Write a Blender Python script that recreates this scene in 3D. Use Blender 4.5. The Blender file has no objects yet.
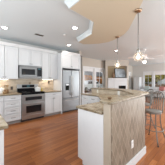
import bpy, bmesh, math, random
from mathutils import Vector, Matrix
random.seed(7)
S = bpy.context.scene
C = S.collection
PI = math.pi
# ------------------------------------------------------------------ camera, world, exposure
cam = bpy.data.objects.new('camera', bpy.data.cameras.new('camera'))
C.objects.link(cam)
TH = math.radians(47.97)
cam.location = (0, 0, 1.322)
cam.rotation_euler = (PI/2, 0, TH - PI/2)
cam.data.sensor_width = 36
cam.data.sensor_fit = 'HORIZONTAL'
cam.data.lens = 117.4/165*36
cam.data.shift_y = -1.96/165
cam.data.clip_start = 0.02
S.camera = cam
S.view_settings.view_transform = 'Standard'
S.view_settings.look = 'None'
S.view_settings.gamma = 1
S.view_settings.use_curve_mapping = False
S.view_settings.exposure = 0.0
w = bpy.data.worlds.new('sky'); S.world = w; w.use_nodes = True
bg = w.node_tree.nodes['Background']
bg.inputs[0].default_value = (0.90, 0.95, 1.0, 1)
bg.inputs[1].default_value = .8
# added fill lamps out of view, standing in for daylight
def fill_lamp(name, loc, rot, sx, sy, e):
    l = bpy.data.lights.new(name, 'AREA'); l.shape = 'RECTANGLE'; l.size = sx; l.size_y = sy; l.energy = e; l.color = (.92, .97, 1)
    o = bpy.data.objects.new(name, l); C.objects.link(o); o.location = loc; o.rotation_euler = rot
fill_lamp('fill_south', (2.7, -1.6, .8), (math.radians(155), 0, 0), 5.6, 1.6, 95)
fill_lamp('fill_living', (9.9, -1.9, 1.2), (math.radians(100), 0, math.radians(18)), 2.2, 2.0, 270)
fill_lamp('fill_high', (4.9, -.7, 2.66), (0, 0, 0), 3.2, 1.2, 120)  # added panel facing down below the ceiling, brightens the floor at the right
fill_lamp('fill_west', (-1.8, 1.2, 1.4), (math.radians(128), 0, math.radians(-90)), 5, 1.6, 120)
CAN_W, UNDER_W = 2.8, .9
CEIL, SOF = 2.70, 2.57

# ------------------------------------------------------------------ materials
def newmat(name):
    m = bpy.data.materials.new(name); m.use_nodes = True
    nt = m.node_tree
    return m, nt, nt.nodes['Principled BSDF'], nt.nodes.new, nt.links.new
def plain(name, col, rough=0.5, metal=0.0, var=0.04, scale=30.0, bump=0.0, spec=0.5):
    m, nt, b, N, L = newmat(name)
    tc = N('ShaderNodeTexCoord'); no = N('ShaderNodeTexNoise'); no.inputs['Scale'].default_value = scale
    L(tc.outputs['Object'], no.inputs['Vector'])
    r = N('ShaderNodeValToRGB')
    r.color_ramp.elements[0].position = .3; r.color_ramp.elements[1].position = .7
    r.color_ramp.elements[0].color = tuple(c*(1-var) for c in col)+(1,)
    r.color_ramp.elements[1].color = tuple(min(1, c*(1+var)) for c in col)+(1,)
    L(no.outputs['Fac'], r.inputs['Fac']); L(r.outputs['Color'], b.inputs['Base Color'])
    b.inputs['Roughness'].default_value = rough; b.inputs['Metallic'].default_value = metal
    b.inputs['Specular IOR Level'].default_value = spec
    if bump:
        bp = N('ShaderNodeBump'); bp.inputs['Strength'].default_value = bump; bp.inputs['Distance'].default_value = .01
        L(no.outputs['Fac'], bp.inputs['Height']); L(bp.outputs['Normal'], b.inputs['Normal'])
    return m
def steel(name, col, rough, axis=(1, 1, 60)):
    m, nt, b, N, L = newmat(name)
    tc = N('ShaderNodeTexCoord'); mp = N('ShaderNodeMapping'); mp.inputs['Scale'].default_value = axis
    no = N('ShaderNodeTexNoise'); no.inputs['Scale'].default_value = 8
    L(tc.outputs['Object'], mp.inputs['Vector']); L(mp.outputs['Vector'], no.inputs['Vector'])
    r = N('ShaderNodeMapRange'); r.inputs['To Min'].default_value = rough*.8; r.inputs['To Max'].default_value = rough*1.25
    L(no.outputs['Fac'], r.inputs['Value']); L(r.outputs['Result'], b.inputs['Roughness'])
    b.inputs['Base Color'].default_value = col+(1,); b.inputs['Metallic'].default_value = 1
    return m
def glow(name, col, e):
    m, nt, b, N, L = newmat(name)
    b.inputs['Base Color'].default_value = col+(1,)
    b.inputs['Emission Color'].default_value = col+(1,); b.inputs['Emission Strength'].default_value = e
    return m
def granite(name='granite', k=1.0):
    m, nt, b, N, L = newmat(name)
    tc = N('ShaderNodeTexCoord')
    n1 = N('ShaderNodeTexNoise'); n1.inputs['Scale'].default_value = 9; n1.inputs['Detail'].default_value = 6
    n2 = N('ShaderNodeTexVoronoi'); n2.inputs['Scale'].default_value = 75
    L(tc.outputs['Object'], n1.inputs['Vector']); L(tc.outputs['Object'], n2.inputs['Vector'])
    r = N('ShaderNodeValToRGB'); e = r.color_ramp.elements
    e[0].position = .30; e[0].color = (.22, .14, .075, 1); e[1].position = .66; e[1].color = (.60, .51, .37, 1)
    x = e.new(.44); x.color = (.46, .36, .23, 1)
    L(n1.outputs['Fac'], r.inputs['Fac'])
    r2 = N('ShaderNodeValToRGB'); e = r2.color_ramp.elements
    e[0].position = .12; e[0].color = (.45, .38, .32, 1); e[1].position = .4; e[1].color = (1, 1, 1, 1)
    L(n2.outputs['Color'], r2.inputs['Fac'])
    mx = N('ShaderNodeMix'); mx.data_type = 'RGBA'; mx.blend_type = 'MULTIPLY'; mx.inputs[0].default_value = .8
    L(r.outputs['Color'], mx.inputs[6]); L(r2.outputs['Color'], mx.inputs[7]); L(mx.outputs[2], b.inputs['Base Color'])
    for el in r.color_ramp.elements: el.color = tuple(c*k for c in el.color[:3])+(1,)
    b.inputs['Roughness'].default_value = .22; b.inputs['Specular IOR Level'].default_value = .3
    return m
def wood_floor():
    m, nt, b, N, L = newmat('wood_floor')
    tc = N('ShaderNodeTexCoord')
    br = N('ShaderNodeTexBrick'); br.offset = .37; br.inputs['Scale'].default_value = 1
    br.inputs['Brick Width'].default_value = 1.1; br.inputs['Row Height'].default_value = .085
    br.inputs['Mortar Size'].default_value = .0022; br.inputs['Mortar Smooth'].default_value = .3
    br.inputs['Color1'].default_value = (0, 0, 0, 1); br.inputs['Color2'].default_value = (1, 1, 1, 1)
    br.inputs['Mortar'].default_value = (.5, .5, .5, 1)
    L(tc.outputs['Object'], br.inputs['Vector'])
    mp = N('ShaderNodeMapping'); mp.inputs['Scale'].default_value = (2.2, 26, 1)
    no = N('ShaderNodeTexNoise'); no.inputs['Scale'].default_value = 1.6; no.inputs['Detail'].default_value = 5
    L(tc.outputs['Object'], mp.inputs['Vector']); L(mp.outputs['Vector'], no.inputs['Vector'])
    mx = N('ShaderNodeMix'); mx.data_type = 'RGBA'; mx.inputs[0].default_value = .55
    L(br.outputs['Color'], mx.inputs[6]); L(no.outputs['Fac'], mx.inputs[7])
    r = N('ShaderNodeValToRGB'); e = r.color_ramp.elements
    e[0].position = .15; e[0].color = (.215, .057, .015, 1); e[1].position = .85; e[1].color = (.52, .19, .058, 1)
    L(mx.outputs[2], r.inputs['Fac'])
    dk = N('ShaderNodeMix'); dk.data_type = 'RGBA'; dk.inputs[7].default_value = (.10, .035, .014, 1)
    L(br.outputs['Fac'], dk.inputs[0]); L(r.outputs['Color'], dk.inputs[6]); L(dk.outputs[2], b.inputs['Base Color'])
    b.inputs['Roughness'].default_value = .28; b.inputs['Specular IOR Level'].default_value = .32
    bp = N('ShaderNodeBump'); bp.inputs['Strength'].default_value = .08; bp.inputs['Distance'].default_value = .004
    L(no.outputs['Fac'], bp.inputs['Height']); L(bp.outputs['Normal'], b.inputs['Normal'])
    return m
def math_node(nt, op, a=None, bb=None, va=0.0, vb=0.0):
    n = nt.nodes.new('ShaderNodeMath'); n.operation = op
    n.inputs[0].default_value = va; n.inputs[1].default_value = vb
    if a is not None: nt.links.new(a, n.inputs[0])
    if bb is not None: nt.links.new(bb, n.inputs[1])
    return n.outputs[0]
def diamond_tile(W=.10, H=.20):
    # elongated diamond mosaic: two diagonal families of lines, tone random per diamond
    m, nt, b, N, L = newmat('diamond_tile')
    tc = N('ShaderNodeTexCoord'); sp = N('ShaderNodeSeparateXYZ'); L(tc.outputs['Object'], sp.inputs[0])
    hx = math_node(nt, 'ADD', sp.outputs['X'], sp.outputs['Y'])
    u = math_node(nt, 'MULTIPLY', hx, None, 0, 1/W); v = math_node(nt, 'MULTIPLY', sp.outputs['Z'], None, 0, 1/H)
    p = math_node(nt, 'ADD', u, v); q = math_node(nt, 'SUBTRACT', u, v)
    fp = math_node(nt, 'FRACT', p); fq = math_node(nt, 'FRACT', q)
    dp = math_node(nt, 'ABSOLUTE', math_node(nt, 'SUBTRACT', fp, None, 0, .5))
    dq = math_node(nt, 'ABSOLUTE', math_node(nt, 'SUBTRACT', fq, None, 0, .5))
    mxx = math_node(nt, 'MAXIMUM', dp, dq)
    line = math_node(nt, 'GREATER_THAN', mxx, None, 0, .468)
    ip = math_node(nt, 'FLOOR', p); iq = math_node(nt, 'FLOOR', q)
    cb = N('ShaderNodeCombineXYZ'); L(ip, cb.inputs[0]); L(iq, cb.inputs[1])
    wn = N('ShaderNodeTexWhiteNoise'); wn.noise_dimensions = '3D'; L(cb.outputs[0], wn.inputs['Vector'])
    r = N('ShaderNodeValToRGB'); e = r.color_ramp.elements
    e[0].position = 0; e[0].color = (.185, .145, .105, 1); e[1].position = 1; e[1].color = (.30, .245, .185, 1)
    L(wn.outputs['Value'], r.inputs['Fac'])
    mx = N('ShaderNodeMix'); mx.data_type = 'RGBA'; mx.inputs[7].default_value = (.41, .35, .28, 1)
    L(line, mx.inputs[0]); L(r.outputs['Color'], mx.inputs[6]); L(mx.outputs[2], b.inputs['Base Color'])
    b.inputs['Roughness'].default_value = .4
    return m
def stone_tile():
    m, nt, b, N, L = newmat('stone_tile')
    tc = N('ShaderNodeTexCoord'); sp = N('ShaderNodeSeparateXYZ'); L(tc.outputs['Object'], sp.inputs[0])
    cb = N('ShaderNodeCombineXYZ'); hx = math_node(nt, 'ADD', sp.outputs['X'], sp.outputs['Y'])
    L(hx, cb.inputs[0]); L(sp.outputs['Z'], cb.inputs[1])
    br = N('ShaderNodeTexBrick'); br.inputs['Scale'].default_value = 1
    br.inputs['Brick Width'].default_value = .15; br.inputs['Row Height'].default_value = .075
    br.inputs['Mortar Size'].default_value = .0025
    br.inputs['Color1'].default_value = (.45, .365, .27, 1); br.inputs['Color2'].default_value = (.60, .51, .40, 1)
    br.inputs['Mortar'].default_value = (.62, .56, .47, 1)
    L(cb.outputs[0], br.inputs['Vector']); L(br.outputs['Color'], b.inputs['Base Color'])
    b.inputs['Roughness'].default_value = .45
    return m
def glass(name='window_glass', tint=(1, 1, 1), refl=.05):
    m, nt, b, N, L = newmat(name)
    t = N('ShaderNodeBsdfTransparent'); t.inputs[0].default_value = tint+(1,)
    g = N('ShaderNodeBsdfGlossy'); g.inputs['Roughness'].default_value = .03
    mx = N('ShaderNodeMixShader'); mx.inputs[0].default_value = refl
    L(t.outputs[0], mx.inputs[1]); L(g.outputs[0], mx.inputs[2])
    L(mx.outputs[0], nt.nodes['Material Output'].inputs['Surface'])
    return m
def globe_glass():
    m, nt, b, N, L = newmat('crackle_glass')
    tc = N('ShaderNodeTexCoord'); vo = N('ShaderNodeTexVoronoi'); vo.inputs['Scale'].default_value = 38
    vo.feature = 'DISTANCE_TO_EDGE'; L(tc.outputs['Object'], vo.inputs['Vector'])
    r = N('ShaderNodeMapRange'); r.inputs['From Max'].default_value = .12
    r.inputs['To Min'].default_value = .34; r.inputs['To Max'].default_value = .16
    L(vo.outputs['Distance'], r.inputs['Value'])
    t = N('ShaderNodeBsdfTransparent'); t.inputs[0].default_value = (1, .98, .94, 1)
    tr = N('ShaderNodeBsdfTranslucent'); tr.inputs[0].default_value = (1, .95, .85, 1)
    gl = N('ShaderNodeBsdfGlossy'); gl.inputs['Roughness'].default_value = .08
    m1 = N('ShaderNodeMixShader'); m1.inputs[0].default_value = .22
    L(tr.outputs[0], m1.inputs[1]); L(gl.outputs[0], m1.inputs[2])
    m2 = N('ShaderNodeMixShader'); L(r.outputs['Result'], m2.inputs[0])
    L(t.outputs[0], m2.inputs[1]); L(m1.outputs[0], m2.inputs[2])
    L(m2.outputs[0], nt.nodes['Material Output'].inputs['Surface'])
    return m
M = dict(
    ceil=plain('ceiling_paint', (.67, .725, .745), .9, var=.01, scale=60, bump=.05),
    tan=plain('tan_ceiling_paint', (.625, .55, .42), .9, var=.01, scale=60),
    wall=plain('taupe_wall_paint', (.56, .51, .445), .85, var=.01, scale=60),
    wall2=plain('pale_wall_paint', (.68, .66, .63), .85, var=.01, scale=60),
    olive=plain('tan_niche_paint', (.44, .35, .22), .8, var=.03),
    white=plain('white_cabinet_paint', (.69, .70, .71), .38, var=.012, scale=20),
    trim=plain('white_trim_paint', (.76, .765, .77), .45, var=.01),
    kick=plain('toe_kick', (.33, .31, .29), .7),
    post=plain('tan_tile_post', (.45, .385, .305), .45, var=.04, scale=12),
    granite=granite(), granite_edge_shade=granite('granite_edge_shade', .5), floor=wood_floor(), diamond=diamond_tile(), stone=stone_tile(),
    steel=steel('stainless_steel', (.47, .47, .47), .32), steelv=steel('stainless_door', (.235, .24, .245), .36, (60, 60, 1)),
    nickel=steel('brushed_nickel', (.52, .50, .47), .32), pull=plain('dark_pewter', (.17, .16, .155), .35, .6), charcoal=plain('dark_taupe', (.15, .14, .125), .6), rodm=plain('pewter_rod', (.24, .225, .21), .4, .5), bronze=plain('dark_bronze', (.10, .07, .05), .4, .3),
    brass=steel('warm_bronze_canopy', (.42, .29, .19), .35),
    black=plain('black_glass', (.012, .012, .014), .08), cook=plain('black_cooktop', (.012, .012, .013), .6, spec=.02), blackm=plain('black_enamel', (.03, .03, .032), .35),
    glass=glass(), globe=globe_glass(),
    bulb=glow('bulb_glow', (1, .88, .72), 6), lens=glow('can_lens', (1, .96, .88), 9), bowl=glow('fan_bowl', (1, .95, .86), .9),
    display=glow('clock_display', (.04, .14, .16), .3),
    stoolm=plain('stool_metal', (.22, .21, .195), .35, .5), cush=plain('stool_seat', (.24, .22, .195), .6),
    plastic=plain('white_plastic', (.82, .81, .79), .4), cream=plain('cream_plate', (.80, .74, .62), .4),
    ceramic=plain('white_ceramic', (.85, .84, .82), .2), brown=plain('brown_ceramic', (.23, .13, .065), .4, var=.3, scale=25),
    wick=plain('wicker', (.40, .25, .12), .8, var=.4, scale=70, bump=.5), yell=plain('yellow_glaze', (.62, .47, .07), .3),
    sofa=plain('pale_sofa_fabric', (.66, .66, .67), .9, var=.05, scale=50, bump=.2),
    screen=plain('grey_screen', (.10, .115, .13), .12), print=plain('grey_blue_reflection', (.40, .45, .49), .35, var=.35, scale=5),  # print: mottled colour standing in for room reflections on the television screen
    fire=plain('firebox_black', (.02, .02, .02), .8), blade=plain('white_fan_blade', (.80, .80, .79), .4),
    bark=plain('bark', (.12, .085, .06), .9, var=.3), lawn=plain('lawn_grass', (.13, .20, .05), .95, var=.35, scale=6, bump=.4),
    orange=plain('orange_leaves', (.78, .30, .08), .8, var=.45, scale=5), gold=plain('yellow_green_leaves', (.60, .50, .08), .8, var=.4, scale=5),
    green=plain('green_leaves', (.10, .20, .05), .8, var=.4, scale=5), carw=plain('white_car_paint', (.80, .81, .83), .2),
    tyre=plain('tyre_rubber', (.02, .02, .02), .8), brick=plain('brown_siding', (.34, .20, .12), .8, var=.2, scale=8),
    roof=plain('grey_shingle', (.17, .17, .18), .9, var=.2, scale=12), drive=plain('asphalt', (.30, .30, .31), .9, var=.1),
    linen=plain('throw_pillow_teal', (.45, .52, .51), .9), red=plain('red_fabric', (.45, .17, .15), .8),
)

# ------------------------------------------------------------------ mesh helpers
def box(bm, x0, x1, y0, y1, z0, z1, bev=0.0, seg=2):
    mt = Matrix.Translation(((x0+x1)/2, (y0+y1)/2, (z0+z1)/2)) @ Matrix.Diagonal((abs(x1-x0), abs(y1-y0), abs(z1-z0), 1))
    g = bmesh.ops.create_cube(bm, size=1, matrix=mt)
    if bev:
        ed = list({e for v in g['verts'] for e in v.link_edges})
        bmesh.ops.bevel(bm, geom=ed, offset=bev, segments=seg, affect='EDGES', profile=.5)
def prism(bm, pts, z0, z1, bev=0.0):
    lo = [bm.verts.new((p[0], p[1], z0)) for p in pts]; hi = [bm.verts.new((p[0], p[1], z1)) for p in pts]
    n = len(pts)
    fs = [bm.faces.new(lo[::-1]), bm.faces.new(hi)]
    for i in range(n):
        fs.append(bm.faces.new((lo[i], lo[(i+1) % n], hi[(i+1) % n], hi[i])))
    bmesh.ops.recalc_face_normals(bm, faces=fs)
    if bev:
        bmesh.ops.bevel(bm, geom=list(fs[0].edges)+list(fs[1].edges), offset=bev, segments=2, affect='EDGES', profile=.5)
def lathe(bm, prof, cx=0, cy=0, n=24):
    rings = []
    for r, z in prof:
        if r < 1e-6: rings.append([bm.verts.new((cx, cy, z))])
        else: rings.append([bm.verts.new((cx+r*math.cos(2*PI*k/n), cy+r*math.sin(2*PI*k/n), z)) for k in range(n)])
    fs = []
    for a, b in zip(rings, rings[1:]):
        for k in range(n):
            k2 = (k+1) % n
            q = [a[k % len(a)], a[k2 % len(a)], b[k2 % len(b)], b[k % len(b)]]
            u = []
            for v in q:
                if v not in u: u.append(v)
            if len(u) >= 3:
                fs.append(bm.faces.new(u))
    for rg, fl in ((rings[0], 1), (rings[-1], 0)):
        if len(rg) > 1: fs.append(bm.faces.new(rg[::-1] if fl else rg))
    bmesh.ops.recalc_face_normals(bm, faces=fs)
def tube(bm, pts, r, n=8, closed=False):
    P = [Vector(p) for p in pts]; rings = []; m = len(P)
    for i, p in enumerate(P):
        if closed: t = P[(i+1) % m]-P[i-1]
        else: t = P[min(i+1, m-1)]-P[max(i-1, 0)]
        t.normalize()
        a = t.cross(Vector((0, 0, 1)) if abs(t.z) < .9 else Vector((0, 1, 0))).normalized(); b = t.cross(a)
        rr = r[i] if isinstance(r, (list, tuple)) else r
        rings.append([bm.verts.new(p+a*rr*math.cos(2*PI*k/n)+b*rr*math.sin(2*PI*k/n)) for k in range(n)])
    fs = []
    for i in range(m if closed else m-1):
        a, b = rings[i], rings[(i+1) % m]
        for k in range(n): fs.append(bm.faces.new((a[k], a[(k+1) % n], b[(k+1) % n], b[k])))
    if not closed: fs += [bm.faces.new(rings[0][::-1]), bm.faces.new(rings[-1])]
    bmesh.ops.recalc_face_normals(bm, faces=fs)
def mk(f, *a, **k):
    bm = bmesh.new(); f(bm, *a, **k); return bm
def B(*a, **k): return mk(box, *a, **k)
def many(f, items):
    bm = bmesh.new()
    for i in items: f(bm, *i)
    return bm
def obj(name, bm, mat, parent=None, smooth=False, rel=True):
    """one mesh object; coordinates are those of the parent's own frame"""
    me = bpy.data.meshes.new(name); bm.to_mesh(me); bm.free()
    me.materials.append(M[mat])
    if smooth:
        for p in me.polygons: p.use_smooth = True
    o = bpy.data.objects.new(name, me); C.objects.link(o)
    if parent: o.parent = parent
    return o
def tag(o, label, cat, group=None):
    o['label'] = label; o['category'] = cat
    if group: o['group'] = group
    return o
def thing(name, label, cat, loc=(0, 0, 0), rz=0.0, group=None):
    o = bpy.data.objects.new(name, None); C.objects.link(o); o.empty_display_size = .1
    o.location = loc; o.rotation_euler = (0, 0, rz)
    return tag(o, label, cat, group)
def struct(name, bm, mat, parent=None):
    o = obj(name, bm, mat, parent)
    if not parent: o['kind'] = 'structure'
    return o
def copy_tree(o, parent=None):
    c = o.copy(); C.objects.link(c)
    if parent: c.parent = parent
    for ch in [x for x in bpy.data.objects if x.parent == o]: copy_tree(ch, c)
    return c
def lamp(name, kind, loc, energy, col, parent=None, **k):
    l = bpy.data.lights.new(name, kind); l.energy = energy; l.color = col
    for a, v in k.items(): setattr(l, a, v)
    o = bpy.data.objects.new(name, l); C.objects.link(o); o.location = loc
    if parent: o.parent = parent
    return o

# ------------------------------------------------------------------ the setting
NK, NN, EX = 4.67, 5.10, 11.0          # kitchen wall, living-room north wall, east wall
struct('floor', B(-2.2, EX+.15, -2.2, NN+.15, -.1, 0), 'floor')
struct('ceiling', B(-2.2, EX+.15, -2.2, NN+.15, CEIL, CEIL+.12), 'ceil')
struct('wall_kitchen', B(-2.2, 3.62, NK, NN+.15, 0, CEIL), 'wall2')
def wall_with_openings(name, mat, a0, a1, b0, b1, holes, along):
    bm = bmesh.new()
    def bx(s, e, z0, z1):
        if e-s < .001 or z1-z0 < .001: return
        if along == 'x': box(bm, s, e, b0, b1, z0, z1)
        else: box(bm, b0, b1, s, e, z0, z1)
    cur = a0
    for s, e, z0, z1 in holes:
        bx(cur, s, 0, CEIL); bx(s, e, 0, z0); bx(s, e, z1, CEIL); cur = e
    bx(cur, a1, 0, CEIL)
    return struct(name, bm, mat)
DOORS = [(4.70, 5.60), (5.76, 6.62)]
wall_with_openings('wall_north', 'wall', 3.62, EX+.15, NN, NN+.15,
    [(DOORS[0][0], DOORS[0][1], 0, 2.09), (DOORS[1][0], DOORS[1][1], 0, 2.09), (9.75, 10.6, .35, 2.02)], 'x')
EW = [(2.35, 3.27), (3.42, 4.08)]
wall_with_openings('wall_east', 'wall2', -2.2, NN, EX, EX+.15, [(a, b, .66, 2.05) for a, b in EW], 'y')
struct('baseboard_north', many(box, [(3.62, DOORS[0][0]-.09, NN-.015, NN, 0, .12), (6.71, EX, NN-.015, NN, 0, .12)]), 'trim')
struct('baseboard_east', B(EX-.015, EX, -2.2, NN-.015, 0, .12), 'trim')
# backsplash behind the kitchen counters
struct('wall_backsplash', B(-.4, 2.49, NK-.012, NK, .92, 1.372), 'stone')

# dropped tan soffit over the bar, white crown along its kitchen side
inner = [(1.17, -.9), (1.19, .6), (1.205, 1.66), (1.86, 1.70), (2.30, 2.17), (2.46, 2.92)]
outer = [(2.72, 2.98), (2.93, 2.78), (3.08, 2.56), (3.16, 2.3), (3.15, 2.08), (3.08, 1.864), (2.96, 1.6), (2.75, 1.37), (2.50, 1.172), (2.22, .95), (1.92, .725), (1.74, .5), (1.6, .2), (1.48, -.2), (1.4, -.9)]
struct('ceiling_soffit', mk(prism, inner+outer, SOF, CEIL), 'tan')
def crown_run(bm, pts, prof):
    # prof: (outward offset, z); outward is to the left of the walking direction
    P = [Vector((p[0], p[1], 0)) for p in pts]; cols = []
    for i, p in enumerate(P):
        ns = []
        if i > 0: d = (P[i]-P[i-1]).normalized(); ns.append(Vector((-d.y, d.x, 0)))
        if i < len(P)-1: d = (P[i+1]-P[i]).normalized(); ns.append(Vector((-d.y, d.x, 0)))
        n = sum(ns, Vector()).normalized(); k = 1/max(.3, n.dot(ns[0]))
        cols.append([bm.verts.new(p+n*k*o+Vector((0, 0, z))) for o, z in prof])
    fs = []; m = len(prof)
    for a, b in zip(cols, cols[1:]):
        for j in range(m): fs.append(bm.faces.new((a[j], a[(j+1) % m], b[(j+1) % m], b[j])))
    fs += [bm.faces.new(cols[0]), bm.faces.new(cols[-1][::-1])]
    bmesh.ops.recalc_face_normals(bm, faces=fs)
struct('trim_soffit', mk(crown_run, inner, [(.001, SOF+.004), (.02, SOF+.004), (.024, SOF+.03), (.045, SOF+.065), (.07, SOF+.095), (.075, CEIL-.001), (.001, CEIL-.001)]), 'ceil')

# half wall that carries the raised bar
BARZ = 1.036
o_w = [(1.209, .84), (2.285, .84), (3.06, 1.615), (3.06, 2.80)]
i_w = [(2.96, 2.80), (2.96, 1.657), (2.243, .94), (1.209, .94)]
struct('wall_peninsula', mk(prism, o_w+i_w, 0, BARZ-.002), 'post')
def offset_strip(bm, pts, off0, off1, z0, z1):
    P = [Vector((p[0], p[1], 0)) for p in pts]; A = []
    for i, p in enumerate(P):
        ns = []
        if i > 0: d = (P[i]-P[i-1]).normalized(); ns.append(Vector((d.y, -d.x, 0)))
        if i < len(P)-1: d = (P[i+1]-P[i]).normalized(); ns.append(Vector((d.y, -d.x, 0)))
        n = sum(ns, Vector()).normalized(); k = 1/n.dot(ns[0])
        A.append((p+n*k*off0, p+n*k*off1))
    prism(bm, [(a.x, a.y) for a, b in A]+[(b.x, b.y) for a, b in A[::-1]], z0, z1)
struct('wall_mosaic', mk(offset_strip, [(1.235, .84)]+o_w[1:], .0, .010, .0, BARZ-.004), 'diamond')
struct('wall_splash', mk(offset_strip, [(2.96, 2.80), (2.96, 1.657), (2.243, .94), (1.26, .94)], .0, .008, .90, BARZ-.004), 'stone')
struct('baseboard_peninsula', mk(offset_strip, [(1.235, .84)]+o_w[1:], .0105, .026, 0, .12), 'trim')

# doors and windows
def opening_frame(name, kind, a0, a1, z0, z1, w0, along, cols, rows, rails, casing=.09):
    """casing, sash and one pane mesh; along x (wall faces -y at w0) or along y (wall faces -x)"""
    def bxs(items):
        bm = bmesh.new()
        for s, e, d0, d1, q0, q1 in items:
            if along == 'x': box(bm, s, e, w0+d0, w0+d1, q0, q1)
            else: box(bm, w0+d0, w0+d1, s, e, q0, q1)
        return bm
    c = casing
    lo = z0-(c if z0 > 0 else 0)
    it = [(a0-c, a0, -.02, 0, lo, z1+c), (a1, a1+c, -.02, 0, lo, z1+c), (a0, a1, -.02, 0, z1, z1+c)]
    if z0 > 0: it.append((a0-c-.02, a1+c+.02, -.06, 0, z0-.035, z0))
    root = struct(name, bxs(it), 'trim')
    st = .075 if kind == 'door' else .045
    bot = .22 if kind == 'door' else .05
    sx0, sx1, sz0, sz1 = a0+st, a1-st, z0+bot, z1-(.20 if kind == 'door' else st)
    it = [(a0, sx0, .03, .08, z0, z1), (sx1, a1, .03, .08, z0, z1), (sx0, sx1, .03, .08, z0, sz0), (sx0, sx1, .03, .08, sz1, z1)]
    for k in range(1, cols):
        x = sx0+(sx1-sx0)*k/cols; it.append((x-.01, x+.01, .04, .07, sz0, sz1))
    for k in range(1, rows):
        z = sz0+(sz1-sz0)*k/rows; it.append((sx0, sx1, .041, .069, z-.01, z+.01))
    fr = obj('sash' if kind == 'window' else 'leaf', bxs(it), 'trim', root)
    obj('pane', bxs([(sx0, sx1, .052, .057, sz0, sz1)]), 'glass', fr)
    if kind == 'window': obj('roller_blind', bxs([(a0+.01, a1-.01, .005, .025, z1-.26, z1-.002)]), 'ceramic', root)
    if kind == 'door':
        x = a1-.04
        bm = bmesh.new(); tube(bm, [(x, w0+.03, 1.0), (x, w0-.02, 1.0), (x-.09, w0-.02, 1.0)], .009)
        obj('handle', bm, 'nickel', fr)
    return root
opening_frame('door_1', 'door', DOORS[0][0], DOORS[0][1], 0, 2.09, NN, 'x', 1, 1, 0)
opening_frame('door_2', 'door', DOORS[1][0], DOORS[1][1], 0, 2.09, NN, 'x', 2, 4, 0, casing=.08)
opening_frame('window_1', 'window', 9.75, 10.6, .35, 2.02, NN, 'x', 1, 2, 0)
opening_frame('window_2', 'window', EW[1][0], EW[1][1], .66, 2.05, EX, 'y', 2, 3, 0, casing=.07)
opening_frame('window_3', 'window', EW[0][0], EW[0][1], .66, 2.05, EX, 'y', 2, 2, 0, casing=.07)

# ------------------------------------------------------------------ cabinets
def shaker(bm, x0, x1, z0, z1, y, t=.02, fr=.055):
    """recessed-panel front; outer face at y, body behind it"""
    f = min(fr, (z1-z0)*.28)
    box(bm, x0, x0+f, y, y+t, z0, z1, .002, 1); box(bm, x1-f, x1, y, y+t, z0, z1, .002, 1)
    box(bm, x0+f, x1-f, y, y+t, z0, z0+f, .002, 1); box(bm, x0+f, x1-f, y, y+t, z1-f, z1, .002, 1)
    box(bm, x0+f-.003, x1-f+.003, y+.014, y+t-.001, z0+f-.003, z1-f+.003)
def bar_handle(x, z, y, L, horiz):
    bm = bmesh.new()
    d = (L/2, 0) if horiz else (0, L/2)
    tube(bm, [(x-d[0], y-.028, z-d[1]), (x+d[0], y-.028, z+d[1])], .006)
    for s in (-.8, .8): tube(bm, [(x+s*d[0], y+.0, z+s*d[1]), (x+s*d[0], y-.028, z+s*d[1])], .0045, 6)
    return bm
def knob(x, z, y):
    bm = bmesh.new(); tube(bm, [(x, y, z), (x, y-.014, z), (x, y-.016, z), (x, y-.028, z)], [.006, .006, .014, .011], 10); return bm
def front(root, kind, x0, x1, z0, z1, hand=None, y=0.0):
    g = .006
    d = obj('door' if kind == 'door' else 'drawer', mk(shaker, x0+g, x1-g, z0+g, z1-g, y-.021), 'white', root)
    if hand == 'bar': obj('handle', bar_handle((x0+x1)/2, (z0+z1)/2, y-.021, .12, True), 'pull', d)
    elif hand: obj('knob', knob(x1-.03 if hand[0] == 'R' else x0+.03, z1-.06 if hand[1] == 'T' else z0+.06, y-.021), 'pull', d)
    return d
def cabinet(name, label, x0, x1, yf, yb, z0, z1, rows, kick=True, crown=False):
    """faces -y. rows: list of (kind, z0, z1, [(x fraction0, x fraction1, hand)])"""
    r = thing(name, label, 'cabinet', ((x0+x1)/2, yf, 0))
    h = (x1-x0)/2; dp = yb-yf
    obj('body', B(-h, h, .018, dp, z0+(.1 if kick else 0), z1), 'white', r)
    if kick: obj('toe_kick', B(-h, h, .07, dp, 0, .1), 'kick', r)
    for kind, a, b, cols in rows:
        for f0, f1, hand in cols: front(r, kind, -h+2*h*f0, -h+2*h*f1, a, b, hand)
    if crown:
        bm = bmesh.new()
        pr = [(.0, z1-.02), (.026, z1-.02), (.03, z1+.0), (.06, z1+.045), (.066, z1+.07), (.0, z1+.07)]
        v = [[bm.verts.new((x, -o, z)) for o, z in pr] for x in (-h, h)]
        n = len(pr); fs = [bm.faces.new((v[0][j], v[0][(j+1) % n], v[1][(j+1) % n], v[1][j])) for j in range(n)]
        fs += [bm.faces.new(v[0]), bm.faces.new(v[1][::-1])]; bmesh.ops.recalc_face_normals(bm, faces=fs)
        obj('crown', bm, 'trim', r)
    return r
YB, RX0, RX1 = 4.03, 1.047, 1.807
cabinet('base_cabinet', 'white base cabinet cut off by the left picture edge, under the granite counter', -.30, .578, YB, NK-.002, 0, .88,
        [('drawer', .72, .87, [(0, .5, 'bar'), (.5, 1, 'bar')]), ('door', .11, .715, [(0, .5, 'RT'), (.5, 1, 'LT')])])
cabinet('drawer_cabinet', 'white base cabinet of four stacked drawers left of the steel range', .580, RX0-.004, YB, NK-.002, 0, .88,
        [('drawer', .72, .87, [(0, 1, 'bar')]), ('drawer', .52, .715, [(0, 1, 'bar')]), ('drawer', .32, .515, [(0, 1, 'bar')]), ('drawer', .11, .315, [(0, 1, 'bar')])])
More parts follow.
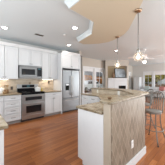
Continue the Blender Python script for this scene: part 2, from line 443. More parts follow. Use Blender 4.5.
cabinet('base_cabinet', 'white base cabinet with one drawer over two doors between range and refrigerator', RX1+.004, 2.492, YB, NK-.002, 0, .88,
        [('drawer', .72, .87, [(0, 1, 'bar')]), ('door', .11, .715, [(0, .5, 'RT'), (.5, 1, 'LT')])])
UY = 4.34
cabinet('wall_cabinet', 'white two-door wall cabinet at the left picture edge beside the microwave', .25, 1.027, UY, NK-.002, 1.372, 2.44,
        [('door', 1.374, 2.41, [(0, .5, 'RB'), (.5, 1, 'LB')])], False, True)
cabinet('wall_cabinet', 'short white two-door wall cabinet directly above the microwave', 1.029, RX1+.02, UY, NK-.002, 1.842, 2.44,
        [('door', 1.845, 2.41, [(0, .5, 'RB'), (.5, 1, 'LB')])], False, True)
cabinet('wall_cabinet', 'tall white wall cabinet between the microwave and the refrigerator panel', RX1+.022, 2.492, UY, NK-.002, 1.372, 2.44,
        [('door', 1.374, 2.41, [(0, .5, 'RB'), (.5, 1, 'LB')])], False, True)
FX0, FX1, FY = 2.56, 3.44, 4.05
tag(obj('end_panel', B(2.494, 2.535, FY-.03, NK-.002, 0, 2.44), 'white'), 'tall white panel standing along the left side of the refrigerator', 'panel')
tag(obj('end_panel', B(3.462, 3.505, FY-.03, NK-.002, 0, 2.44), 'white'), 'tall white panel standing along the right side of the refrigerator', 'panel')
cabinet('wall_cabinet', 'deep white two-door cabinet above the refrigerator', 2.537, 3.460, FY, NK-.002, 1.83, 2.44,
        [('door', 1.845, 2.41, [(0, .5, 'RB'), (.5, 1, 'LB')])], False, True)
struct('wall_return', B(3.509, 3.62, 4.10, NK, 0, CEIL), 'wall')
tag(obj('dark_strip', B(3.508, 3.612, FY-.02, 4.095, 0, 2.46), 'charcoal'), 'narrow dark taupe strip standing right of the refrigerator enclosure', 'panel')  # narrow box, darker than the enclosure panels beside it
ct = tag(obj('countertop', B(-.31, RX0-.003, YB-.03, NK-.013, .881, .915, .006), 'granite'), 'granite countertop on the cabinets left of the range', 'countertop')
ct = tag(obj('countertop', B(RX1+.003, 2.493, YB-.03, NK-.013, .881, .915, .006), 'granite'), 'granite countertop between the range and the refrigerator', 'countertop')

# range
rg = thing('range', 'stainless steel double oven range with a black glass cooktop', 'stove', ((RX0+RX1)/2, 4.01, 0))
h = .376
obj('body', B(-h, h, .03, .65, .07, .90), 'blackm', rg)
obj('base', B(-h+.01, h-.01, .05, .6, 0, .07), 'blackm', rg)
obj('cooktop', B(-h, h, .0, .60, .901, .926, .006), 'cook', rg)
bm = bmesh.new(); box(bm, -h, h, .585, .65, .90, 1.185, .012)
bk = obj('backguard', bm, 'steel', rg)
obj('splash_glass', B(-h+.004, h-.004, .578, .586, .928, 1.045), 'cook', bk)
obj('control_panel', B(-.22, .22, .579, .586, 1.07, 1.16), 'cook', bk)
obj('clock', B(-.05, .05, .577, .580, 1.10, 1.135), 'display', bk)
for k in (-.325, -.27, .27, .325):
    bm = bmesh.new(); tube(bm, [(k, .586, 1.115), (k, .555, 1.115)], [.022, .018], 14); obj('control_knob', bm, 'steel', bk)
for (bx_, by_, br_) in ((-.19, .16, .10), (.19, .16, .085), (-.19, .43, .075), (.19, .43, .10)):
    bm = bmesh.new()
    tube(bm, [(bx_+br_*math.cos(t*PI/12), by_+br_*math.sin(t*PI/12), .9262) for t in range(24)], .002, 4, True); obj('burner_ring', bm, 'steel', rg)
obj('front_strip', B(-h, h, -.0, .03, .865, .90), 'cook', rg)
d = obj('upper_oven_door', B(-h, h, -.012, .03, .635, .86, .006), 'steel', rg)
obj('oven_window', B(-.27, .27, -.015, -.011, .675, .785), 'black', d)
def oven_handle(z):
    bm = bmesh.new(); tube(bm, [(-.33, -.06, z), (.33, -.06, z)], .013, 10)
    for s in (-.3, .3): tube(bm, [(s, -.012, z), (s, -.06, z)], .010, 8)
    return bm
obj('oven_handle', oven_handle(.825), 'steel', d)
d = obj('lower_oven_door', B(-h, h, -.012, .03, .20, .63, .006), 'steel', rg)
obj('oven_window', B(-.25, .25, -.015, -.011, .275, .50), 'black', d)
obj('oven_handle', oven_handle(.585), 'steel', d)
obj('bottom_panel', B(-h, h, -.008, .03, .075, .195, .005), 'steel', rg)

# microwave
M['steelm'] = steel('dark_stainless', (.30, .30, .30), .33)
mw = thing('microwave', 'stainless steel over-the-range microwave with a dark window', 'microwave', ((RX0+RX1)/2, 4.27, 1.42))
obj('body', B(-.378, .378, .03, .395, 0, .42), 'steelm', mw)
d = obj('door', B(-.378, .20, .0, .03, .05, .36, .005), 'steelm', mw)
obj('window', B(-.31, .13, -.004, .001, .10, .30), 'black', d)
bm = bmesh.new(); tube(bm, [(.175, -.04, .075), (.175, -.04, .335)], .010)
for z in (.09, .32): tube(bm, [(.175, 0, z), (.175, -.04, z)], .007, 6)
obj('handle', bm, 'steelm', d)
c = obj('control_panel', B(.203, .378, .002, .03, .05, .36, .004), 'black', mw)
obj('clock', B(.24, .34, -.0005, .002, .30, .335), 'display', c)
obj('top_grille', many(box, [(-.378, .378, .0, .03, .365+k*.0185, .378+k*.0185) for k in range(3)]), 'steelm', mw)
obj('bottom_rail', B(-.378, .378, .004, .03, .002, .047), 'steelm', mw)

# refrigerator
fr = thing('refrigerator', 'stainless steel french-door refrigerator with a water dispenser in its left door', 'refrigerator', ((FX0+FX1)/2, FY-.02, 0))
h = (FX1-FX0)/2-.006
obj('body', B(-h, h, .06, .62, .03, 1.75), 'blackm', fr)
obj('base_grille', B(-h+.01, h-.01, .05, .08, .012, .06), 'blackm', fr)
for s, (a, b) in ((1, (-h, -.003)), (-1, (.003, h))):
    d = obj('door', B(a, b, 0, .055, .60, 1.76, .012), 'steelv', fr)
    hx = -.035*s
    bm = bmesh.new(); tube(bm, [(hx, -.055, .72), (hx, -.055, 1.52)], .012)
    for z in (.76, 1.48): tube(bm, [(hx, 0, z), (hx, -.055, z)], .009, 6)
    obj('handle', bm, 'nickel', d)
    if s == 1:
        ds = obj('dispenser', B(-.30, -.13, -.004, .004, .92, 1.20), 'black', d)
        obj('dispenser_panel', B(-.285, -.145, -.008, -.003, 1.12, 1.185), 'steel', ds)
d = obj('freezer_drawer', B(-h, h, 0, .055, .065, .592, .012), 'steelv', fr)
bm = bmesh.new(); tube(bm, [(-.34, -.055, .53), (.34, -.055, .53)], .012)
for x in (-.30, .30): tube(bm, [(x, 0, .53), (x, -.055, .53)], .009, 6)
obj('handle', bm, 'nickel', d)

# island at the lower left
isl = thing('island_cabinet', 'white island cabinet end at the lower left corner', 'cabinet', (-.12, 1.60, 0))
obj('body', B(-.30, .30, -.31, .9, .1, .88), 'white', isl)
obj('toe_kick', B(-.30, .23, -.31, .83, 0, .1), 'kick', isl)
obj('corner_post', B(.26, .306, -.318, -.27, .1, .88, .003), 'white', isl)
obj('end_panel', mk(shaker, -.30, .252, .11, .87, -.330), 'white', isl)
tag(obj('countertop', B(-.47, .218, 1.252, 2.55, .881, .915, .008), 'granite'), 'granite countertop with a square corner at the lower left', 'countertop')

# peninsula: cabinets, low counter, raised bar top
pen = thing('peninsula_cabinet', 'white peninsula base cabinet wrapping under the low granite counter', 'cabinet', (1.22, 1.44, 0))
ox, oy = 1.22, 1.44
bodyp = [(1.215, .942), (1.215, 1.445), (1.862, 1.445), (2.45, 2.058), (2.45, 2.755), (2.958, 2.755), (2.958, 1.66), (2.24, .942)]
kickp = [(1.25, .942), (1.25, 1.375), (1.89, 1.375), (2.52, 2.03), (2.52, 2.755), (2.958, 2.755), (2.958, 1.66), (2.24, .942)]
loc = lambda P: [(x-ox, y-oy) for x, y in P]
obj('body', mk(prism, loc(bodyp), .1, .88), 'white', pen)
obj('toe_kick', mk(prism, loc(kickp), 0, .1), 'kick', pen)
bm = bmesh.new(); prism(bm, loc([(1.209, .942), (1.209, 1.45), (1.214, 1.45), (1.214, .942)]), .1, .88)
prism(bm, loc([(1.245, .942), (1.245, 1.38), (1.25, 1.38), (1.25, .942)]), 0, .1)
obj('end_panel', bm, 'white', pen)
def run(ax, ay, phi, width, fronts):
    """fronts on a straight run: local x to the right of someone facing the run"""
    mt = Matrix.Translation((ax-ox, ay-oy, 0)) @ Matrix.Rotation(phi, 4, 'Z')
    for kind, x0, x1, z0, z1, hand in fronts:
        d = front(pen, kind, x0, x1, z0, z1, hand)
        d.data.transform(mt)
        for ch in d.children: ch.data.transform(mt)
run(2.45, 2.755, -PI/2, .69, [('drawer', .01, .34, .72, .87, 'bar'), ('drawer', .35, .68, .72, .87, 'bar'), ('door', .01, .34, .11, .715, 'RT'), ('door', .35, .68, .11, .715, 'LT')])
dg = math.atan2(2.058-1.445, 2.45-1.862)
run(2.45, 2.058, dg+PI, .84, [('drawer', .03, .41, .72, .87, None), ('drawer', .42, .81, .72, .87, None), ('door', .03, .41, .11, .715, 'RT'), ('door', .42, .81, .11, .715, 'LT')])
run(1.862, 1.445, PI, .64, [('drawer', .02, .63, .72, .87, 'bar'), ('door', .02, .32, .11, .715, 'RT'), ('door', .33, .63, .11, .715, 'LT')])
lowp = [(1.185, .95), (1.185, 1.473), (1.85, 1.473), (2.42, 2.068), (2.42, 2.78), (2.95, 2.78), (2.95, 1.661), (2.239, .95)]
tag(obj('countertop', mk(prism, lowp, .881, .915, .006), 'granite'), 'low granite peninsula counter on white cabinets in front of the raised bar', 'countertop')
barp = [(1.15, .86), (1.165, .80), (1.21, .788), (1.9, .835), (2.62, .89), (2.74, .91), (2.82, .95), (3.04, 1.17), (3.24, 1.45), (3.36, 1.74), (3.40, 2.1), (3.40, 2.84), (2.925, 2.84), (2.925, 1.68), (2.225, .985), (1.21, .985), (1.165, .97), (1.15, .92)]
tag(obj('countertop', mk(prism, barp[::-1], BARZ, BARZ+.032, .006), 'granite'), 'raised curved granite bar top over the diamond tiled half wall', 'countertop')

# slab side faces take a darker granite copy, edge shade put into the colour
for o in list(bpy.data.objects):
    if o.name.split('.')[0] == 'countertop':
        o.data.materials.append(M['granite_edge_shade'])
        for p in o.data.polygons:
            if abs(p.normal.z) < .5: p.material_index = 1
# wall outlets
def outlet(name, label, loc, rz, mat, slot, w=.07, hgt=.115):
    r = thing(name, label, 'outlet', loc, rz)
    obj('cover_plate', B(-w/2, w/2, -.007, 0, -hgt/2, hgt/2, .003), mat, r)
    for z in (-.025, .025): obj('socket', B(-.017, .017, -.0095, -.006, z-.014, z+.014), slot, r)
outlet('wall_outlet', 'white outlet low on the diamond tile of the peninsula', (1.775, .8295, .345), 0, 'plastic', 'ceramic')
outlet('wall_outlet', 'cream outlet on the far splash strip below the bar top', (2.9515, 2.53, .975), -PI/2, 'cream', 'plastic')
outlet('wall_outlet', 'white outlet at the corner of the splash near the bar bend', (2.9515, 1.76, .975), -PI/2, 'plastic', 'ceramic')
outlet('wall_outlet', 'dark bronze outlet on the warmly lit backsplash right of the range', (2.27, NK-.0125, 1.25), 0, 'bronze', 'blackm')
outlet('wall_outlet', 'small dark bronze outlet on the backsplash left of the range', (.90, NK-.0125, 1.06), 0, 'bronze', 'blackm')

# ------------------------------------------------------------------ ceiling fittings
def can_light(x, y, label):
    r = thing('recessed_light', label, 'ceiling light', (x, y, CEIL-.012), 0)
    bm = bmesh.new(); lathe(bm, [(.062, .011), (.090, .011), (.092, .004), (.085, 0), (.064, 0), (.062, .004)], n=28)
    obj('trim_ring', bm, 'trim', r)
    bm = bmesh.new(); lathe(bm, [(0, .004), (.061, .004), (.061, .010), (0, .010)], n=24); obj('lens', bm, 'lens', r)
    l = lamp('light', 'AREA', (0, 0, -.004), CAN_W, (1, .93, .84), r, shape='DISK', size=.12)
can_light(1.90, 2.41, 'lit recessed ceiling light in the corner of the tan soffit')
can_light(2.66, 3.75, 'lit recessed ceiling light above the refrigerator front')
can_light(.54, 3.62, 'lit recessed ceiling light at the left picture edge')
can_light(4.75, 2.95, 'small lit recessed light far off in the living room ceiling')
v = thing('ceiling_vent', 'small dark ceiling vent above the range', 'vent', (1.40, 3.50, CEIL-.011))
obj('frame', many(box, [(-.13, .13, -.06, -.045, 0, .01), (-.13, .13, .045, .06, 0, .01), (-.13, -.115, -.045, .045, 0, .01), (.115, .13, -.045, .045, 0, .01)]), 'nickel', v)
obj('backing', B(-.115, .115, -.045, .045, .006, .01), 'fire', v)
obj('louvers', many(box, [(-.115, .115, -.04+k*.02, -.032+k*.02, .001, .006) for k in range(4)]), 'bronze', v)
bm = bmesh.new(); lathe(bm, [(0, 0), (.026, 0), (.036, .008), (.038, .028), (0, .028)])
tag(obj('smoke_detector', bm, 'plastic', smooth=False), 'small round white detector on the kitchen ceiling right of the vent', 'smoke detector').location = (1.95, 2.98, CEIL-.029)

def pendant(x, y, zc, rad, label):
    r = thing('pendant_light', label, 'pendant light', (x, y, zc), 0, None)
    top = SOF-zc
    bm = bmesh.new(); lathe(bm, [(0, top-.04), (.012, top-.04), (.05, top-.03), (.062, top-.012), (.062, top-.001), (0, top-.001)]); obj('canopy', bm, 'brass', r, True)
    bm = bmesh.new(); tube(bm, [(0, 0, rad+.05), (0, 0, top-.03)], .0085); obj('rod', bm, 'rodm', r)
    bm = bmesh.new(); lathe(bm, [(0, rad+.055), (.012, rad+.055), (.024, rad+.04), (.03, rad-.005), (.02, rad-.03), (0, rad-.03)]); obj('socket_cap', bm, 'nickel', r, True)
    pr = []
    for k in range(15):
        t = PI*(.11+.89*k/14); pr.append((rad*math.sin(t) if k < 14 else 0, rad*math.cos(t)))
    bm = bmesh.new()
    rings = []
    n = 28
    for rr, z in pr:
        rings.append([bm.verts.new((rr*math.cos(2*PI*j/n), rr*math.sin(2*PI*j/n), z)) for j in range(n)] if rr > 1e-6 else [bm.verts.new((0, 0, z))])
    for a, b in zip(rings, rings[1:]):
        for j in range(n):
            if len(b) == 1: bm.faces.new((a[j], b[0], a[(j+1) % n]))
            else: bm.faces.new((a[j], b[j], b[(j+1) % n], a[(j+1) % n]))
    obj('globe_shade', bm, 'globe', r, True)
    bm = bmesh.new(); lathe(bm, [(0, -.042), (.016, -.038), (.026, -.02), (.027, -.005), (.016, .025), (.013, .045), (0, .045)])
    obj('bulb', bm, 'bulb', r, True)
    return r
pendant(2.13, .885, 1.745, .082, 'nearer clear globe pendant on a long thin rod, larger in view')
pendant(2.965, 1.81, 1.762, .086, 'farther clear globe pendant over the bar bend, smaller in view')

fan = thing('ceiling_fan', 'white ceiling fan with a lit bowl beyond the nearer pendant', 'ceiling fan', (5.43, 2.0, 0))
bm = bmesh.new(); lathe(bm, [(0, 2.62), (.03, 2.62), (.07, 2.66), (.075, CEIL-.001), (0, CEIL-.001)]); obj('canopy', bm, 'blade', fan, True)
bm = bmesh.new(); tube(bm, [(0, 0, 2.43), (0, 0, 2.64)], .012); obj('downrod', bm, 'blade', fan)
bm = bmesh.new(); lathe(bm, [(0, 2.26), (.07, 2.26), (.11, 2.29), (.12, 2.36), (.09, 2.42), (.03, 2.45), (0, 2.45)]); obj('motor', bm, 'blade', fan, True)
bm = bmesh.new(); lathe(bm, [(0, 2.07), (.045, 2.08), (.075, 2.11), (.088, 2.15), (.09, 2.18), (0, 2.18)]); obj('light_bowl', bm, 'bowl', fan, True)
bm = bmesh.new(); lathe(bm, [(0, 2.181), (.05, 2.181), (.05, 2.262), (0, 2.262)]); obj('light_fitter', bm, 'nickel', fan, True)
for k in range(5):
    a = math.radians(-12+72*k)
    mt = Matrix.Rotation(a, 4, 'Z') @ Matrix.Translation((0, 0, 2.33)) @ Matrix.Rotation(math.radians(11), 4, 'X')
    bm = bmesh.new()
    prism(bm, [(.20, -.05), (.24, -.06), (.62, -.072), (.68, -.05), (.69, 0), (.68, .05), (.62, .072), (.24, .06), (.20, .05)], -.004, .004)
    bm.transform(mt); b = obj('blade', bm, 'blade', fan)
    bm = bmesh.new(); box(bm, .10, .27, -.018, .018, -.012, -.004); bm.transform(mt); obj('blade_arm', bm, 'nickel', b)
lamp('light', 'POINT', (5.43, 2.0, 1.98), 7, (1, .92, .8), None, shadow_soft_size=.1)

# under-cabinet lights
def under_light(x, label, width):
    r = thing('under_cabinet_light', label, 'light', (x, 4.52, 1.355))
    obj('housing', B(-width/2, width/2, -.03, .03, .004, .0165), 'trim', r)
    obj('lens', B(-width/2+.01, width/2-.01, -.024, .024, .0, .004), 'lens', r)
    l = lamp('light', 'AREA', (0, 0, -.003), UNDER_W, (1, .74, .50), r, shape='RECTANGLE', size=width-.03)
    l.data.size_y = .04
under_light(.55, 'slim light under the wall cabinet at the left edge', .45)
under_light(2.16, 'slim light under the wall cabinet right of the microwave', .45)

# ------------------------------------------------------------------ bar stools
def stool(label, x, y, rz, src=None):
    if src:
        r = copy_tree(src); r.location = (x, y, 0); r.rotation_euler = (0, 0, rz); r['label'] = label
        return r
    r = thing('bar_stool', label, 'stool', (x, y, 0), rz, 'metal bar stools at the bar')
    bm = bmesh.new(); lathe(bm, [(0, .635), (.14, .635), (.165, .645), (.168, .657), (.16, .668), (.10, .672), (0, .670)], n=28); obj('seat', bm, 'cush', r, True)
    bm = bmesh.new(); tube(bm, [(.150*math.cos(t*PI/14), .150*math.sin(t*PI/14), .623) for t in range(28)], .012, 8, True); obj('seat_ring', bm, 'stoolm', r, True)
    for sx in (-1, 1):
        for sy in (-1, 1):
            pts = []
            for k in range(9):
                t = k/8; q = .105+.085*(t**1.6)-.018*math.sin(PI*t)
                pts.append((sx*q, sy*q, .622*(1-t)+.008*t))
            bm = bmesh.new(); tube(bm, pts, .0115, 8); lg = obj('leg', bm, 'stoolm', r, True)
            bm = bmesh.new(); lathe(bm, [(0, 0), (.016, 0), (.016, .014), (0, .016)], sx*.19, sy*.19, 10); obj('foot_cap', bm, 'blackm', lg)
    bm = bmesh.new(); tube(bm, [(.195*math.cos(t*PI/16), .195*math.sin(t*PI/16), .27) for t in range(32)], .009, 8, True); obj('foot_ring', bm, 'stoolm', r, True)
    # curved hoop back
    def hp(u, z):        # u in -1..1 across, gently wrapped, leaning back with height
        lean = (z-.62)*.22
        return (.135*u, .15*math.sqrt(max(0, 1-(.62*u)**2))+lean-.0, z)
    pts = [hp(-1, (.625+.057*k)) for k in range(6)]
    for k in range(13):
        t = PI*k/12; pts.append(hp(-math.cos(t), .93+.135*math.sin(t)**.8))
    pts += [hp(1, (.625+.057*k)) for k in range(5, -1, -1)]
    bm = bmesh.new(); tube(bm, pts, .0125, 8); bk = obj('back_hoop', bm, 'stoolm', r, True)
    for u in (-.66, -.33, 0, .33, .66):
        zt = .93+.135*(1-u*u)**.4
        bm = bmesh.new(); tube(bm, [hp(u*.9, .63+(zt-.63)*k/5) if k < 5 else hp(u, zt) for k in range(6)], .008, 6); obj('spindle', bm, 'stoolm', bk, True)
    return r
st = stool('nearer grey metal bar stool with a spindle hoop back, beside the bar corner', 2.90, .885, math.radians(-99))
stool('farther grey metal bar stool, half hidden behind the bar corner', 3.60, 1.33, math.radians(-120), st)

# ------------------------------------------------------------------ small things on the counters and the range
def lobj(name, prof, mat, loc, label, cat, n=24):
    bm = bmesh.new(); lathe(bm, prof, n=n); o = tag(obj(name, bm, mat, smooth=True), label, cat); o.location = loc; return o
lobj('white_canister', [(0, 0), (.055, 0), (.066, .01), (.07, .15), (.062, .165), (.02, .175), (.014, .19), (0, .192)], 'ceramic', (.585, 4.50, .9155), 'white lidded canister on the counter at the left picture edge', 'canister')
cr = thing('utensil_crock', 'brown utensil crock with wooden spoons left of the range', 'crock', (.715, 4.44, .9155))
bm = bmesh.new(); lathe(bm, [(0, 0), (.05, 0), (.062, .03), (.058, .10), (.062, .12), (.054, .12), (.05, .02), (0, .02)]); obj('pot', bm, 'brown', cr, True)
for k, (dx, dy) in enumerate(((-.04, .02), (.035, .03), (.0, -.02))):
    bm = bmesh.new(); tube(bm, [(dx*.3, dy*.3, .025), (dx, dy, .20), (dx*1.1, dy*1.1, .215), (dx*1.25, dy*1.25, .25), (dx*1.3, dy*1.3, .262)], [.006, .006, .016, .02, .008], 8); obj('spoon', bm, 'wick', cr, True)
bk = thing('wicker_basket', 'small round wicker basket on the counter between white canister and brown crock', 'basket', (.645, 4.29, .9155))
bm = bmesh.new(); lathe(bm, [(0, 0), (.045, 0), (.06, .05), (.063, .06), (.056, .06), (.042, .008), (0, .008)]); obj('bowl', bm, 'wick', bk, True)
bm = bmesh.new(); tube(bm, [(.058*math.cos(PI*t/12), 0, .055+.06*math.sin(PI*t/12)) for t in range(13)], .005, 6); obj('handle', bm, 'wick', bk, True)
kt = thing('white_pot', 'white lidded pot at the right rear of the black cooktop', 'pot', (1.665, 4.30, .928))
bm = bmesh.new(); lathe(bm, [(0, 0), (.085, 0), (.095, .02), (.095, .12), (.098, .125), (0, .125)]); obj('pot_body', bm, 'ceramic', kt, True)
bm = bmesh.new(); lathe(bm, [(0, .1265), (.094, .1265), (.085, .145), (.02, .16), (.012, .165), (.018, .18), (0, .183)]); obj('lid', bm, 'ceramic', kt, True)
for s in (-1, 1):
    bm = bmesh.new(); tube(bm, [(s*.09, -.03, .095), (s*.12, -.02, .10), (s*.12, .02, .10), (s*.09, .03, .095)], .007, 6); obj('handle', bm, 'ceramic', kt, True)
lobj('yellow_bottle', [(0, 0), (.026, 0), (.03, .01), (.03, .08), (.012, .115), (.012, .14), (0, .142)], 'yell', (1.90, 4.50, .9155), 'small yellow bottle on the counter just right of the range', 'bottle')
lobj('pepper_mill', [(0, 0), (.02, 0), (.016, .03), (.021, .05), (.013, .065), (.018, .08), (0, .092)], 'brown', (1.50, 4.63, 1.1855), 'small brown pepper mill standing on top of the range backguard', 'pepper mill')
bw = thing('pottery_bowl', 'small brown pottery bowl at the near left end of the bar top', 'bowl', (1.33, .93, BARZ+.0345))
bm = bmesh.new(); lathe(bm, [(0, 0), (.016, 0), (.03, .018), (.034, .026), (.03, .026), (.014, .006), (0, .006)]); obj('bowl_body', bm, 'brown', bw, True)

# ------------------------------------------------------------------ living room: diagonal fireplace wall, screen, furniture
fa = Vector((math.cos(TH), math.sin(TH), 0)); ra = Vector((math.sin(TH), -math.cos(TH), 0))
D0 = 7.9
def diag_pt(R, d): p = fa*(D0+d)+ra*R; return p
o0 = diag_pt(2.41, 0); rz0 = TH-PI/2
# local frame of the fireplace wall: x to the right, -y towards the kitchen
for nm_, bx_, mt_ in (('wall_fireplace', (-.86, -.71, 0, .28, 0, CEIL), 'wall'), ('wall_pier', (.585, .69, 0, .4, 0, CEIL), 'wall'),
                      ('wall_header', (-.709, .584, 0, .28, 2.31, CEIL), 'wall'), ('wall_niche', (-.70, .584, .281, .34, 0, 2.5), 'olive')):
    fw = struct(nm_, B(*bx_), mt_); fw.location = o0; fw.rotation_euler = (0, 0, rz0)
fp = thing('fireplace', 'white fireplace with a black firebox below the television', 'fireplace', o0, rz0)
obj('surround', many(box, [(-.22, .02, -.02, .275, 0, 1.43), (.50, .58, -.02, .275, 0, 1.43), (.02, .50, -.02, .275, .98, 1.43), (.02, .50, -.02, .275, 0, .30)]), 'white', fp)
obj('mantel', B(-.70, .58, -.09, .275, 1.432, 1.488, .006), 'trim', fp)
obj('firebox', many(box, [(.02, .50, .25, .27, .30, .98), (.021, .499, .0, .25, .301, .32), (.02, .03, .0, .25, .3, .98), (.49, .50, .0, .25, .3, .98)]), 'fire', fp)
obj('moulding', many(box, [(.0, .52, -.035, -.021, 1.15, 1.18), (.0, .52, -.035, -.021, .99, 1.01), (-.22, .58, -.04, -.021, 1.39, 1.425)]), 'trim', fp)
cb = thing('low_cabinet', 'white built-in cabinet left of the fireplace opening', 'cabinet', tuple(diag_pt(1.945, 0)), rz0)
obj('body', B(-.235, .24, -.03, .27, 0, 1.428), 'white', cb)
obj('door', mk(shaker, -.23, .235, .1, 1.41, -.051), 'white', cb)
tv = thing('television', 'grey flat screen tilted on the white mantel', 'television', tuple(diag_pt(2.60, .12)+Vector((0, 0, 1.489))), rz0+math.radians(14))
def leaned(bm):
    bm.transform(Matrix.Rotation(math.radians(-9), 4, 'X')); return bm
obj('frame', leaned(many(box, [(-.40, -.375, -.02, .02, .03, .66), (.375, .40, -.02, .02, .03, .66), (-.375, .375, -.02, .02, .03, .055), (-.375, .375, -.02, .02, .635, .66), (-.375, .375, .005, .02, .055, .635)])), 'blackm', tv)
obj('screen', leaned(B(-.375, .375, -.012, .004, .055, .635)), 'print', tv)  # pale mottled colour stands in for room reflections on the glossy screen
obj('stand', many(box, [(-.16, .16, -.07, .09, 0, .012), (-.03, .03, .0, .03, .012, .06)]), 'blackm', tv)
lobj('tall_vase', [(0, 0), (.05, 0), (.085, .10), (.09, .2), (.05, .32), (.04, .38), (.055, .42), (.04, .42), (0, .40)], 'brown', tuple(diag_pt(2.09, .05)+Vector((0, 0, 1.4885))), 'dark brown vase on the mantel at the left of the television', 'vase')

so = thing('sofa', 'pale grey sofa under the far windows', 'sofa', (10.40, 3.15, 0), 0)
obj('base', B(-.42, .45, -.95, .95, .10, .40, .03), 'sofa', so)
obj('backrest', B(.24, .46, -.95, .95, .40, .80, .05), 'sofa', so)
for s in (-1, 1): obj('arm', B(-.42, .24, s*.85-.10, s*.85+.10, .40, .60, .04), 'sofa', so)
for s in (-1, 1): obj('seat_cushion', B(-.44, .24, s*.37-.37, s*.37+.37, .402, .53, .04), 'sofa', so)
for sx in (-.36, .38):
    for sy in (-.88, .88): obj('leg', B(sx-.025, sx+.025, sy-.025, sy+.025, 0, .10), 'bark', so)
for dy, m_, lb in ((-.55, 'red', 'small red cushion on the sofa'), (.5, 'linen', 'teal cushion at the left end of the pale sofa')):
    bm = bmesh.new(); box(bm, -.05, .05, -.18, .18, 0, .34, .045, 3); bm.transform(Matrix.Rotation(math.radians(14), 4, 'Y'))
    o = tag(obj('cushion', bm, m_), lb, 'cushion'); o.location = (10.46, 3.15+dy, .535)
ch = thing('tall_cabinet', 'tall white cabinet in the far corner left of the windows', 'cabinet', (10.72, 4.52, 0))
obj('body', B(-.22, .26, -.26, .26, .05, 1.62, .008), 'white', ch)
obj('plinth', B(-.20, .26, -.25, .25, 0, .05), 'white', ch)
for s in (-1, 1):
    d = obj('door', B(-.24, -.221, min(0, s*.255)+.003, max(0, s*.255)-.003, .07, 1.60, .003), 'white', ch)
    bm = bmesh.new(); tube(bm, [(-.24, s*.03, .85), (-.265, s*.03, .85)], .012, 8); obj('knob', bm, 'nickel', d)
ctb = thing('side_table', 'low dark table in front of the pale sofa', 'table', (9.2, 2.9, 0))
obj('tabletop', B(-.3, .3, -.5, .5, .40, .44, .006), 'bark', ctb)
for sx in (-1, 1):
    for sy in (-1, 1): obj('leg', B(sx*.26-.025, sx*.26+.025, sy*.45-.025, sy*.45+.025, 0, .40), 'bark', ctb)

# ------------------------------------------------------------------ outside the windows
g = struct('floor_lawn', B(-6, 40, NN+.16, 36, -.22, -.12), 'lawn')
g = struct('floor_yard', B(EX+.16, 40, -22, NN+.15, -.22, -.12), 'lawn')
struct('floor_street', B(-6, 40, 9.6, 13.5, -.118, -.10), 'drive')
def leaf_ball(bm, c, r, n, s):
    for _ in range(n):
        d = Vector((random.gauss(0, 1), random.gauss(0, 1), random.gauss(0, 1))).normalized()*r*random.uniform(.55, 1.05)
        p = Vector(c)+Vector((d.x, d.y, d.z*.85))
        a = Vector((random.gauss(0, 1), random.gauss(0, 1), random.gauss(0, 1))).normalized(); b = a.orthogonal().normalized()
        q = s*random.uniform(.6, 1.4)
        bm.faces.new([bm.verts.new(p+a*q), bm.verts.new(p+b*q*.6), bm.verts.new(p-a*q), bm.verts.new(p-b*q*.6)])
def tree(x, y, th, cr, mat, label, lobes=7, n=520):
    r = thing('tree', label, 'tree', (x, y, -.12), 0, 'trees outside the windows')
    bm = bmesh.new(); tube(bm, [(0, 0, 0), (.03, .02, th*.5), (0, .05, th)], [.10, .08, .05])
    for k in range(4):
        a = k*1.7; tube(bm, [(0, .03, th*.6), (cr*.4*math.cos(a), cr*.4*math.sin(a), th*.85+.2*k)], [.045, .02], 6)
    obj('trunk', bm, 'bark', r)
    bm = bmesh.new()
    for k in range(lobes):
        a = 2*PI*k/lobes; q = cr*.55 if k else 0
        leaf_ball(bm, (q*math.cos(a), q*math.sin(a), th+cr*random.uniform(-.1, .35)), cr*.62, n, .15)
    obj('foliage', bm, mat, r)
tree(14.6, 15.6, 1.4, 1.3, 'orange', 'orange autumn tree seen through the left glass door')
tree(17.9, 15.2, 1.35, 1.0, 'orange', 'orange bush-like tree seen low through the right glass door')
tree(21.5, 16.3, 1.2, 1.2, 'gold', 'golden tree seen through the right glass door')
tree(19.8, 11.6, 1.0, 1.4, 'green', 'green tree seen through the small window beside the fireplace')
tree(16.9, 5.2, 1.9, 1.1, 'gold', 'golden tree in the far yard, middle of the right wide window')
tree(17.6, 2.3, 1.8, 1.1, 'gold', 'golden tree in the far yard at the right edge')
tree(19.3, 7.6, 1.3, 1.1, 'green', 'green tree behind the narrow right-hand window')
def hedge(name, x0, x1, y0, y1, z1, mat, label):
    r = thing(name, label, 'hedge', ((x0+x1)/2, (y0+y1)/2, -.12))
    bm = bmesh.new(); hx, hy = (x1-x0)/2, (y1-y0)/2
    box(bm, -hx+.1, hx-.1, -hy+.1, hy-.1, 0, z1-.1)
    for _ in range(900):
        leaf_ball(bm, (random.uniform(-hx, hx), random.uniform(-hy, hy), random.uniform(.05, z1)), .1, 1, .11)
    obj('foliage', bm, mat, r)
hedge('hedge', 15.0, 15.8, 1.5, 8.5, 1.05, 'brick', 'reddish brown hedge below the golden trees outside the far windows')
car = thing('car', 'white parked car seen through the left glass door', 'car', (10.9, 11.0, -.10), math.radians(4))
bm = bmesh.new()
sec = [(-2.1, .35), (-2.15, .75), (-1.9, .92), (-1.25, .98), (-.65, 1.42), (.75, 1.45), (1.5, 1.0), (2.05, .9), (2.12, .4)]
L_ = [bm.verts.new((x, -.85, z)) for x, z in sec]; R_ = [bm.verts.new((x, .85, z)) for x, z in sec]; n = len(sec)
fs = [bm.faces.new(L_), bm.faces.new(R_[::-1])]+[bm.faces.new((L_[k], L_[(k+1) % n], R_[(k+1) % n], R_[k])) for k in range(n)]
bmesh.ops.recalc_face_normals(bm, faces=fs)
bmesh.ops.bevel(bm, geom=list(bm.edges), offset=.05, segments=2, affect='EDGES')
obj('body', bm, 'carw', car)
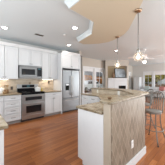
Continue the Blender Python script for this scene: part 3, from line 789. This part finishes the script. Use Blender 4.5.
obj('side_window', many(prism, [([(-.95, -.862), (.55, -.862), (.55, -.855), (-.95, -.855)], 1.02, 1.34), ([(.62, -.862), (1.05, -.862), (1.05, -.855), (.62, -.855)], 1.02, 1.22)]), 'black', car)
for x in (-1.3, 1.3):
    for s in (-1, 1):
        bm = bmesh.new(); tube(bm, [(x, s*.68, .32), (x, s*.87, .32)], .32, 18); wh = obj('wheel', bm, 'tyre', car)
        bm = bmesh.new(); tube(bm, [(x, s*.86, .32), (x, s*.885, .32)], .19, 14); obj('hubcap', bm, 'steel', wh)
hs = thing('house', 'brown neighbouring house with a grey roof beyond the right glass door', 'house', (20.8, 18.6, -.12))
obj('wall', B(-3.5, 3.5, 0, 4, 0, 2.5), 'brick', hs)
bm = bmesh.new(); v = [bm.verts.new(p) for p in ((-3.8, -.3, 2.5), (3.8, -.3, 2.5), (3.8, 4.3, 2.5), (-3.8, 4.3, 2.5), (-3.8, 2, 4.0), (3.8, 2, 4.0))]
for f in ((0, 1, 5, 4), (2, 3, 4, 5), (0, 4, 3), (1, 2, 5), (0, 3, 2, 1)): bm.faces.new([v[i] for i in f])
bmesh.ops.recalc_face_normals(bm, faces=list(bm.faces)); obj('roof', bm, 'roof', hs)
for x in (-2, 0, 2):
    f = obj('window', B(x-.5, x+.5, -.05, 0, .9, 2.0), 'trim', hs); obj('pane', B(x-.42, x+.42, -.06, -.045, .98, 1.92), 'black', f)
hs2 = thing('house', 'white neighbouring house seen through the narrow far window', 'house', (22.0, 7.6, -.12), math.radians(-90))
obj('wall', B(-2.2, 2.2, 0, 4, 0, 2.9), 'carw', hs2)
bm = bmesh.new(); v = [bm.verts.new(p) for p in ((-2.5, -.3, 2.9), (2.5, -.3, 2.9), (2.5, 4.3, 2.9), (-2.5, 4.3, 2.9), (-2.5, 2, 4.6), (2.5, 2, 4.6))]
for f in ((0, 1, 5, 4), (2, 3, 4, 5), (0, 4, 3), (1, 2, 5), (0, 3, 2, 1)): bm.faces.new([v[i] for i in f])
bmesh.ops.recalc_face_normals(bm, faces=list(bm.faces)); obj('roof', bm, 'roof', hs2)
for x in (-1.2, 0, 1.2):
    f = obj('window', B(x-.4, x+.4, -.05, 0, .8, 2.0), 'trim', hs2); obj('pane', B(x-.33, x+.33, -.06, -.045, .87, 1.93), 'black', f)
